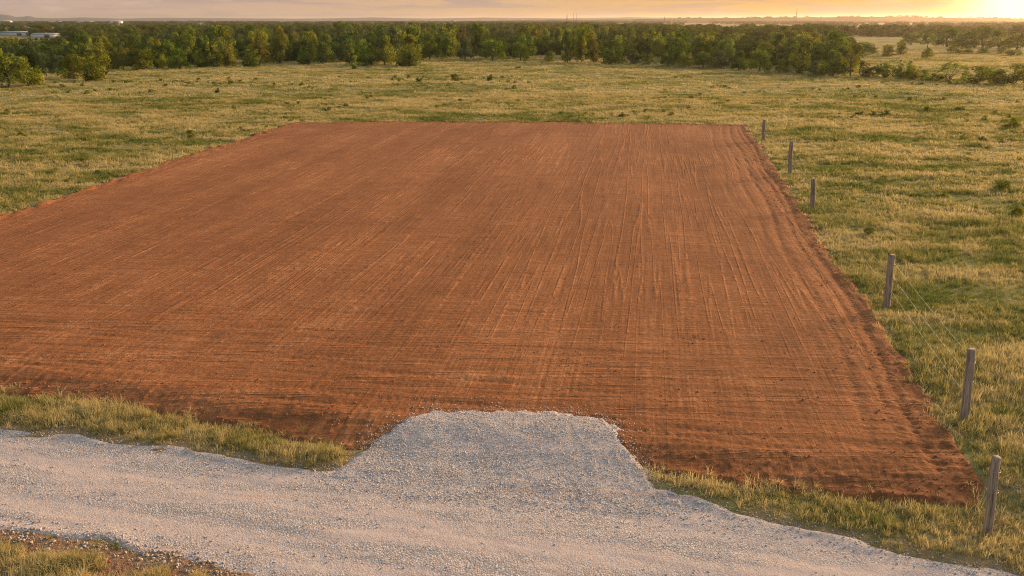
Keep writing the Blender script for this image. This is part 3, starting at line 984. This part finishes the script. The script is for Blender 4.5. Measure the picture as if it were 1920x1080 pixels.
def dry_density(x, y):
    pd = pad_d(x, y); rd = np.maximum(road_d(x, y), apron_d(x, y))
    patch = np.clip(.35 + 1.7 * fbm(x / .9, y / .6, 98, 2), 0, 1); patch2 = np.clip(.62 + 2.2 * fbm(x / .9, y / .6, 98, 2), 0, 1)
    near_side = y < np.interp(x, [p[0] for p in ROAD_NEAR], [p[1] for p in ROAD_NEAR])
    rim = np.where((pd > -1.0) & (pd < .3) & (rd < .15), patch, 0)
    return np.where(near_side, np.where(rd < -.35, patch2, 0), rim)


DRYM = m_grass('dry_blades', .42)
DRY_T = [tuft(24, .16, .2, .005, g1, .8, DRYM) for _ in range(4)] + [tuft(14, .3, .08, .004, g1, .5, DRYM)]
DRYF_T = [tuft(24, .16, .34, .013, g1, .8, DRYM) for _ in range(4)]
do_grass('dry_grass', 45000, 8.5, 34, DRY_T, .6, 1.3, 'dead straw grass along the rim of the red soil and the near roadside', 6, dry_density)
DRYH_T = [tuft(46, .30, .22, .0055, g1, .6, DRYM) for _ in range(4)] + [tuft(34, .24, .2, .0055, g1, .6, VERGEM)]
do_grass('dry_grass', 60000, 8.5, 20, DRYH_T, .5, 1.15, 'tufted straw grass on the near side of the road', 8,
         lambda x, y: np.where((y < np.interp(x, [p[0] for p in ROAD_NEAR], [p[1] for p in ROAD_NEAR]) - .40 + .6 * vn(x / .7, y / .7, 96)), np.clip(.50 + 2.0 * fbm(x / 1.0, y / .7, 94, 2), 0, 1), 0))
do_grass('dry_grass', 45000, 33, 84, DRYF_T, .6, 1.3, 'dead straw grass along the farther rim of the red soil', 7, dry_density)
do_grass('verge_grass', 80000, 9.0, 26, VERGE_T, .55, 1.15, 'taller green and straw grass on the verge between road and plot', 4, verge_density)


# stones and clods
def pebble(rng, mat, sub=1, flat=.7):
    import bmesh
    bm = bmesh.new(); bmesh.ops.create_icosphere(bm, subdivisions=sub, radius=1)
    k = rng.uniform(.7, 1.2, 3) * [1, 1, flat]
    for v in bm.verts:
        v.co = Vector((v.co.x * k[0], v.co.y * k[1], v.co.z * k[2])) * (1 + rng.normal(0, .13))
    me = bpy.data.meshes.new('pebble'); bm.to_mesh(me); bm.free(); me.materials.append(mat)
    return me


EDGEM = m_stone('edge_stone', [(.22, .18, .155), (.33, .27, .23), (.42, .35, .30), (.28, .24, .22), (.50, .43, .38)])
EPEB = [pebble(g1, EDGEM) for _ in range(7)]
APM = m_stone('driveway_stone', [(.36, .30, .265), (.50, .425, .375), (.58, .48, .41), (.44, .38, .35), (.66, .585, .53)])
APEB = [pebble(g1, APM) for _ in range(7)]
PEB = [pebble(g1, STONEM) for _ in range(7)]
CLOD = [pebble(g1, CLODM, 1, .8) for _ in range(6)]


def do_stones(name, n, dens, zf, meshes, smin, smax, power, label, cat, seed, box):
    rg = np.random.default_rng(seed)
    x = rg.uniform(box[0], box[1], n); y = rg.uniform(box[2], box[3], n)
    k = rg.uniform(0, 1, n) < dens(x, y); x = x[k]; y = y[k]; m = len(x)
    s = smin + (smax - smin) * rg.uniform(0, 1, m) ** power
    z = zf(x, y) + s * .15
    rot = rg.uniform(0, 6.28, (m, 3)) * [.15, .15, 1]
    scatter(name, np.stack([x, y, z], -1), rot, np.stack([s, s, s], -1), rg.integers(0, len(meshes), m),
            source_collection(name + '_source', meshes), label, cat)


def road_stones(x, y):
    d = road_d(x, y); st = vn(x / 3.0, (y + .27 * x) / .35, 77) + .5 * vn(x / .8, y / .7, 78)
    e = np.exp(-((d - .25) / .35) ** 2)
    return np.where((d > -.7) & (apron_d(x, y) < .1), np.clip(.06 + .55 * st + .6 * e, .02, 1) * np.where(d < -.1, np.exp((d + .1) / .2), 1), 0)


def near_edge_stones(x, y):
    yn = np.interp(x, [p[0] for p in ROAD_NEAR], [p[1] for p in ROAD_NEAR])
    e = np.exp(-((y - yn - .02) / .30) ** 2)
    return e * np.clip(.6 + 1.2 * vn(x / .9, y / .6, 79), 0, 1)


def apron_stones(x, y):
    d = apron_d(x, y)
    return np.where(d > -.8, np.clip(.75 + vn(x / .5, y / .5, 85), .2, 1) * np.where(d < -.05, .6 * np.exp((d + .05) / .18), 1), 0)


def top_z(x, y):
    z = ground_z(x, y)
    z = np.where(pad_d(x, y) > -.2, np.maximum(z, pad_z(x, y)), z)
    z = np.where(road_d(x, y) > -.2, np.maximum(z, road_z(x, y)), z)
    return np.where(apron_d(x, y) > -.15, np.maximum(z, apron_z(x, y)), z)


do_stones('road_gravel', 150000, road_stones, top_z, PEB, .005, .026, 3.6, 'pale loose gravel lying over the road', 'gravel', 11, (-16, 14, 8, 21))
do_stones('edge_gravel', 40000, near_edge_stones, top_z, EPEB, .012, .048, 2.4, 'coarse pale stones along the near edge of the road', 'gravel', 12, (-16, 3, 8, 18))
do_stones('driveway_gravel', 60000, apron_stones, top_z, APEB, .005, .022, 2.8, 'dense pale gravel of the driveway', 'gravel', 13, (-5.2, 5.2, 12.5, 19.6))


def clod_density(x, y):
    e = sdf(PAD, x, y); fs = y - np.interp(x, FX, FY)
    r = 2.2 * np.exp(-np.maximum(0, np.minimum(e, fs)) / .55) + .03 + .30 * (vn(x / 2.5, (y + .12 * x) / .3, 58) > .18) * (fs < 9)
    r = r * np.clip(.5 + 1.4 * vn(x / .9, y / .7, 59), 0, 1)
    pd = pad_d(x, y)
    r = np.where((pd > -1.2) & (apron_d(x, y) < 0) & (road_d(x, y) < -.3), np.clip(r, 0, 1) * np.where(pd < 0, np.exp(pd / .25), 1), 0)
    near_side = y < np.interp(x, [p[0] for p in ROAD_NEAR], [p[1] for p in ROAD_NEAR]) - .2
    return np.where(near_side, .35, r)


do_stones('soil_clods', 230000, clod_density, top_z, CLOD, .007, .036, 2.8, 'loose red soil crumbs along the rims and wheel marks', 'soil', 14, (-27, 23, 9, 80))

WEEDM = m_leaf('leaf_weed', [(.17, .20, .045), (.22, .22, .06), (.15, .19, .045), (.25, .22, .08)])
WEED = [crown_of('bush', q, WEEDM) for q in range(3)]
rg = np.random.default_rng(31)
x, y = place(lambda x, y: np.clip((fbm(x / 7, y / 5, 99, 3) - .06) * 2.2, 0, .8) * (pad_d(x, y) < -.6) * (road_d(x, y) < -1) * (np.interp(x, FX, FY) - y < -1), 5000, 13, 150, None, rg)
m = len(x); sw = rg.uniform(.14, .5, m) * (1 + np.hypot(x, y) / 200)
scatter('weeds', np.stack([x, y, ground_z(x, y) - .03], -1), np.stack([0 * x, 0 * x, rg.uniform(0, 6.28, m)], -1), np.stack([sw, sw, sw * rg.uniform(.35, .8, m)], -1),
        rg.integers(0, 3, m), source_collection('weeds_source', WEED), 'low leafy weeds in patches through the meadow', 'weeds')

# ------------------------------------------------------------------ far woodland, mass of distant trees
rg = np.random.default_rng(77)
n = 60000
az = rg.uniform(-R(36), R(36), n); d = 260 + 2700 * rg.uniform(0, 1, n) ** 1.3
x = d * np.sin(az); y = d * np.cos(az)
u = x / y * 1.049 * F + 960; v = 37 + 1678 * 9 / d
msk = (fbm(x / 160, y / 260, 201, 3) > (.0 + .10 * sstep(900, 1300, u))) | ((u < 1560) & (d < 620) & (u > 110))
clear_r = (u > 1600) & (d < 330)
clear_c = (u < 1620) & (v > np.interp(u, *TOPROW) + 34)
k = msk & ~clear_r & ~clear_c & ~((u < 118) & (d > 480) & (d < 560))
x, y, d = x[k][:6500], y[k][:6500], d[k][:6500]
upx = rg.uniform(-100, 1600, 1500); tt = rg.uniform(0, 1, 1500) ** .8
uyb = np.interp(upx, ex, ey) - 1.5; uyt = np.interp(upx, *TOPROW) + 17
gx, gy = G(upx, uyb + (uyt - uyb) * tt)
gh = rg.uniform(2.0, 5.0, 1500); gh = np.minimum(gh, np.maximum(1.0, CAM_H - (np.interp(upx, *TOPROW) + 2 - 37) / 1678 * np.hypot(gx, gy))); gw = gh * rg.uniform(.9, 1.5, 1500) + .6
ux, uy, uh, uw = gx, gy, gh, gw
FAR = [crown_of(kd, s, LEAF_FAR) for kd in ('round', 'lobed', 'bush') for s in range(2)]
UNDER = [crown_of(kd, s, LEAF_UNDER) for kd in ('round', 'bush') for s in range(2)]
h = rg.uniform(4.0, 7.2, len(x)); uu = x / y * 1.049 * F + 960
h = np.where((uu < 125) & (d < 500), np.minimum(h, np.maximum(1.2, CAM_H - 31 / 1678 * d)), h); w = h * rg.uniform(.9, 1.5, len(x)) + d * .002
scatter('far_wood', np.stack([x, y, ground_z(x, y) - .3], -1), np.stack([0 * x, 0 * x, rg.uniform(0, 6.28, len(x))], -1),
        np.stack([w, w, h], -1), rg.integers(0, len(FAR), len(x)), source_collection('far_wood_source', FAR),
        'hazy distant woodland scattered up to the horizon', 'woodland')
scatter('wood_undergrowth', np.stack([ux, uy, ground_z(ux, uy) - .2], -1), np.stack([0 * ux, 0 * ux, rg.uniform(0, 6.28, 1500)], -1),
        np.stack([uw, uw, uh], -1), rg.integers(0, len(UNDER), 1500), source_collection('wood_undergrowth_source', UNDER),
        'dark undergrowth filling the floor of the dense wood', 'undergrowth')
# trees standing on the right-hand ridge
px = rg.uniform(1250, 1990, 90); r = 2960 + rg.uniform(-60, 60, 90)
az = (px - 960) / F / 1.049
rowi = np.interp(px, [1250, 1500, 1700, 1780, 1920], [35, 32.5, 31.5, 33.5, 35])
zz = CAM_H + (37 - rowi) / 1678 * r - 1.0
h = rg.uniform(2.5, 6, 90)
scatter('ridge_wood', np.stack([az * r, r, zz], -1), np.zeros((90, 3)), np.stack([h * 3.2, h * 3.2, h], -1), rg.integers(0, len(FAR), 90),
        source_collection('ridge_wood_source', FAR), 'tiny trees dotted along the distant right-hand ridge', 'woodland')


# ------------------------------------------------------------------ fence
def post_mesh(h, r, rng):
    path = []; rad = []; bend = rng.normal(0, .16) * r
    n = 9
    for i in range(n):
        s = i / (n - 1)
        path.append((rng.normal(0, .07 * r) + bend * math.sin(i * .42), rng.normal(0, .07 * r), -.35 + (h + .35) * s)); rad.append(r * (1.06 - .12 * s))
    sides = 18
    V, q = tube(path, rad, sides)
    # long drying cracks and shallow flats
    for i in range(n):
        for k in range(sides):
            w = 2 * math.pi * k / sides
            f = 1 - .05 * math.cos(2 * w + r * 90) - (.22 if (k in (3, 11) and i > 1) else 0) - .03 * rng.random()
            c = np.array(path[i]); j = i * sides + k
            V[j] = c + (V[j] - c) * f
    top = (n - 1) * sides
    # a worn, slightly sloping and chamfered head
    cen = np.array(path[-1])
    ring = V[top:top + sides].copy()
    ins = cen + (ring - cen) * .86; tilt = rng.uniform(-.12, .12)
    ins[:, 2] += .018 + (ins[:, 0] - cen[0]) * tilt
    V = np.concatenate([V, ins, [cen + [0, 0, .012]]])
    a = np.arange(sides) + top; b = np.roll(a, -1)
    q = np.concatenate([q, np.stack([a, b, b + sides, a + sides], -1)])
    c = len(V) - 1
    tri = np.stack([a + sides, b + sides, np.full(sides, c)], -1)
    me = new_mesh('post', V, [q, tri], False)
    me.materials.append(POSTW)
    return me


POSTS = [(1432, 264, 1433, 225, 7), (1482, 327, 1484, 265, 9), (1524, 390, 1525, 336, 10), (1663, 577, 1672, 478, 14), (1805, 790, 1822, 656, 18), (1852, 1002, 1868, 858, 20)]
POST_LABEL = ['small farthest post at the plot\'s back corner', 'second post from the back, tall and straight', 'third post from the back, short and grey',
              'fourth post from the back, leaning slightly right', 'thick weathered post leaning right', 'cracked grey-brown corner post nearest the road']
fence = link('wire_fence', None, None, None, label='weathered wooden post and wire fence along the right edge of the red plot', category='fence')
fence.location = (*G(1524, 390), 0)
bpy.context.view_layer.update()
f0 = fence.location.copy()
pr = np.random.default_rng(3)
post_pts = []
for i, (bx, by, tx, ty, wpx) in enumerate(POSTS):
    z0 = 0.0
    for _ in range(3):
        x, y = G(bx, by, z0); z0 = float(top_z(np.array([x]), np.array([y]))[0])
    L = top_height(x, y, z0, ty)
    # the head's own column gives the sideways lean
    vv = (ty - 540) / F
    tpt = (CAM_H - z0 - L) / (SP + vv * CP) * (tx - 960) / F
    lean = math.atan2(tpt - x, L)
    o = link('post', post_mesh(L, wpx / 1678 * math.hypot(x, y) / 2 * .86, pr), None, fence, label=POST_LABEL[i])
    o.location = Vector((x, y, z0)) - f0; o.rotation_euler = (pr.normal(0, .015), lean, pr.uniform(0, 6))
    o.rotation_euler = (Matrix.Rotation(lean, 3, 'Y') @ Matrix.Rotation(pr.uniform(0, 6), 3, 'Z')).to_euler()
    post_pts.append((np.array([x, y, z0]), np.array([tpt, y, z0 + L]), wpx / 1678 * math.hypot(x, y) / 2))
# the corner post just out of frame that the strands run on to
cx, cy = 12.9, 12.2; cz = gz1(cx, cy)
o = link('post', post_mesh(1.45, .10, pr), None, fence); o.location = Vector((cx, cy, cz)) - f0
corner = (np.array([cx, cy, cz]), np.array([cx, cy, cz + 1.45]), .1)


def strand(pts, r, sag):
    path = []
    for a, b in zip(pts[:-1], pts[1:]):
        for s in np.linspace(0, 1, 13)[:-1]:
            p = a + (b - a) * s; p = p + np.array([0, 0, -sag * 4 * s * (1 - s)]); path.append(p)
    path.append(pts[-1])
    path = np.array(path) - np.array(f0)
    return tube(path, [r] * len(path), 5)


line = post_pts[:5] + [corner]
for fr in (.30, .58, .84):
    pts = [b + (t - b) * fr + np.array([-.0 + rr * .98, 0, 0]) for b, t, rr in line]
    V, q = strand(pts, .0034, .05)
    link('wire', new_mesh('wire', V, q, True), WIREM, fence)
for fr in (.34, .68):
    pts = [post_pts[5][0] + (post_pts[5][1] - post_pts[5][0]) * fr + np.array([.09, 0, 0]), corner[0] + (corner[1] - corner[0]) * fr]
    V, q = strand(pts, .0034, .07)
    link('wire', new_mesh('wire', V, q, True), WIREM, fence)
# wire ties round the posts
for b, t, rr in post_pts[3:6]:
    for fr in (.58, .84):
        c = b + (t - b) * fr
        path = [c + rr * 1.03 * np.array([math.cos(a), math.sin(a), .02 * math.sin(a * 3)]) - np.array(f0) for a in np.linspace(0, 6.28, 15)]
        V, q = tube(path, [.004] * 15, 5)
        link('wire_tie', new_mesh('wire_tie', V, q, True), WIREM, fence)


# ------------------------------------------------------------------ far sheds and masts
def box(cx, cy, cz, sx, sy, sz):
    V = np.array([(cx + a * sx / 2, cy + b * sy / 2, cz + c * sz) for c in (0, 1) for a, b in ((-1, -1), (1, -1), (1, 1), (-1, 1))])
    q = np.array([(0, 3, 2, 1), (4, 5, 6, 7), (0, 1, 5, 4), (1, 2, 6, 5), (2, 3, 7, 6), (3, 0, 4, 7)])
    return V, q


def shed(px, py, length, depth, wall_h, roof_h, label):
    x, y = G(px, py)
    e = link('shed', None, None, None, label=label, category='shed', group='white sheds far beyond the left wood')
    e.location = (x, y, gz1(x, y) - .1); e.rotation_euler.z = random.uniform(-.15, .15)
    link('wall', new_mesh('wall', *box(0, 0, 0, length, depth, wall_h)), WHITEM, e)
    l2, d2 = length / 2 + .4, depth / 2 + .4
    V = np.array([(-l2, -d2, wall_h + .02), (l2, -d2, wall_h + .02), (l2, d2, wall_h + .02), (-l2, d2, wall_h + .02), (-l2, 0, wall_h + roof_h), (l2, 0, wall_h + roof_h)])
    link('roof', new_mesh('roof', V, [np.array([(0, 1, 5, 4), (2, 3, 4, 5), (0, 3, 2, 1)]), np.array([(1, 2, 5), (3, 0, 4)])]), GREYM, e)
    link('door', new_mesh('door', *box(length * .2, -depth / 2 - .04, 0, 3.0, .08, wall_h * .8)), DARKM, e)


shed(34, 67, 21, 9, 2.0, .8, 'long low white shed among trees at the far left, left of the pair')
shed(88, 69, 13, 8, 1.7, .7, 'shorter white shed right of the long one at the far left')
shed(8, 44, 34, 16, 5, 2.0, 'white hall far off under the blue hill at the left edge')
shed(104, 46, 24, 14, 4.5, 1.6, 'small white hall on the horizon right of the blue hill')
shed(162, 46, 34, 14, 5, 1.6, 'wide white hall on the horizon, middle of the left three')
shed(212, 45, 40, 14, 5.5, 1.8, 'white hall on the horizon, rightmost on the left side')


def mast(px, row, dist, wdt, label, head=False):
    x = (px - 960) / F / 1.049 * dist; y = dist
    z = -1.0
    H = CAM_H + (37 - row) / 1678 * dist - z
    e = link('radio_mast', None, None, None, label=label, category='mast', group='masts on the horizon'); e.location = (x, y, z)
    parts = []
    for a in range(3):
        w = a * 2.094
        p0 = np.array([math.cos(w) * wdt, math.sin(w) * wdt, 0]); p1 = np.array([math.cos(w) * wdt * .35, math.sin(w) * wdt * .35, H])
        parts.append(tube([p0, p1], [wdt * .16] * 2, 5))
        w2 = (a + 1) * 2.094
        m = int(H / 3)
        for k in range(m):
            s0, s1 = k / m, (k + 1) / m
            f0_, f1_ = 1 - .65 * s0, 1 - .65 * s1
            parts.append(tube([(math.cos(w) * wdt * f0_, math.sin(w) * wdt * f0_, H * s0), (math.cos(w2) * wdt * f1_, math.sin(w2) * wdt * f1_, H * s1)], [wdt * .07] * 2, 4))
    V, q = join(parts)
    link('lattice', new_mesh('lattice', V, q), DARKM, e)
    if head:
        V, q = join([tube([(wdt * .8 * math.cos(a), wdt * .8 * math.sin(a), H * .62), (wdt * .8 * math.cos(a), wdt * .8 * math.sin(a), H * .74)], [wdt * .3] * 2, 6) for a in (0, 2.1, 4.2)])
        link('antenna', new_mesh('antenna', V, q), DARKM, e)
    V, q = tube([(0, 0, H * .98), (0, 0, H * 1.06)], [wdt * .1] * 2, 5)
    link('rod', new_mesh('rod', V, q), DARKM, e)


mast(1493, 17, 2100, 1.3, 'tallest lattice radio mast on the horizon against the orange sky', True)
mast(1063, 28, 1700, 1.5, 'stout short mast on the horizon above the middle wood')
mast(1075, 25, 1900, .7, 'thin mast just right of the stout one, left of the thin pair')
mast(1081, 26, 2000, .6, 'thin mast just right of the stout one, right of the thin pair')
mast(1246, 32, 1800, 1.3, 'small mast on the horizon right of the middle wood')

# ------------------------------------------------------------------ evening haze
V, q = box(0, 5200, -6, 19000, 14600, 49)
hz = link('haze', new_mesh('haze', V, q), None, None, kind='stuff')
hm = bpy.data.materials.new('evening_haze'); hm.use_nodes = True
t = NT(hm.node_tree)
pv = t.n('ShaderNodeVolumePrincipled', {'Color': (.95, .80, .68, 1), 'Density': .00011, 'Anisotropy': .70})
t.nt.links.new(pv.outputs[0], t.n('ShaderNodeOutputMaterial').inputs['Volume'])
hz.data.materials.append(hm)
print('trees', n_tree, 'grass', nA, nB, nC)
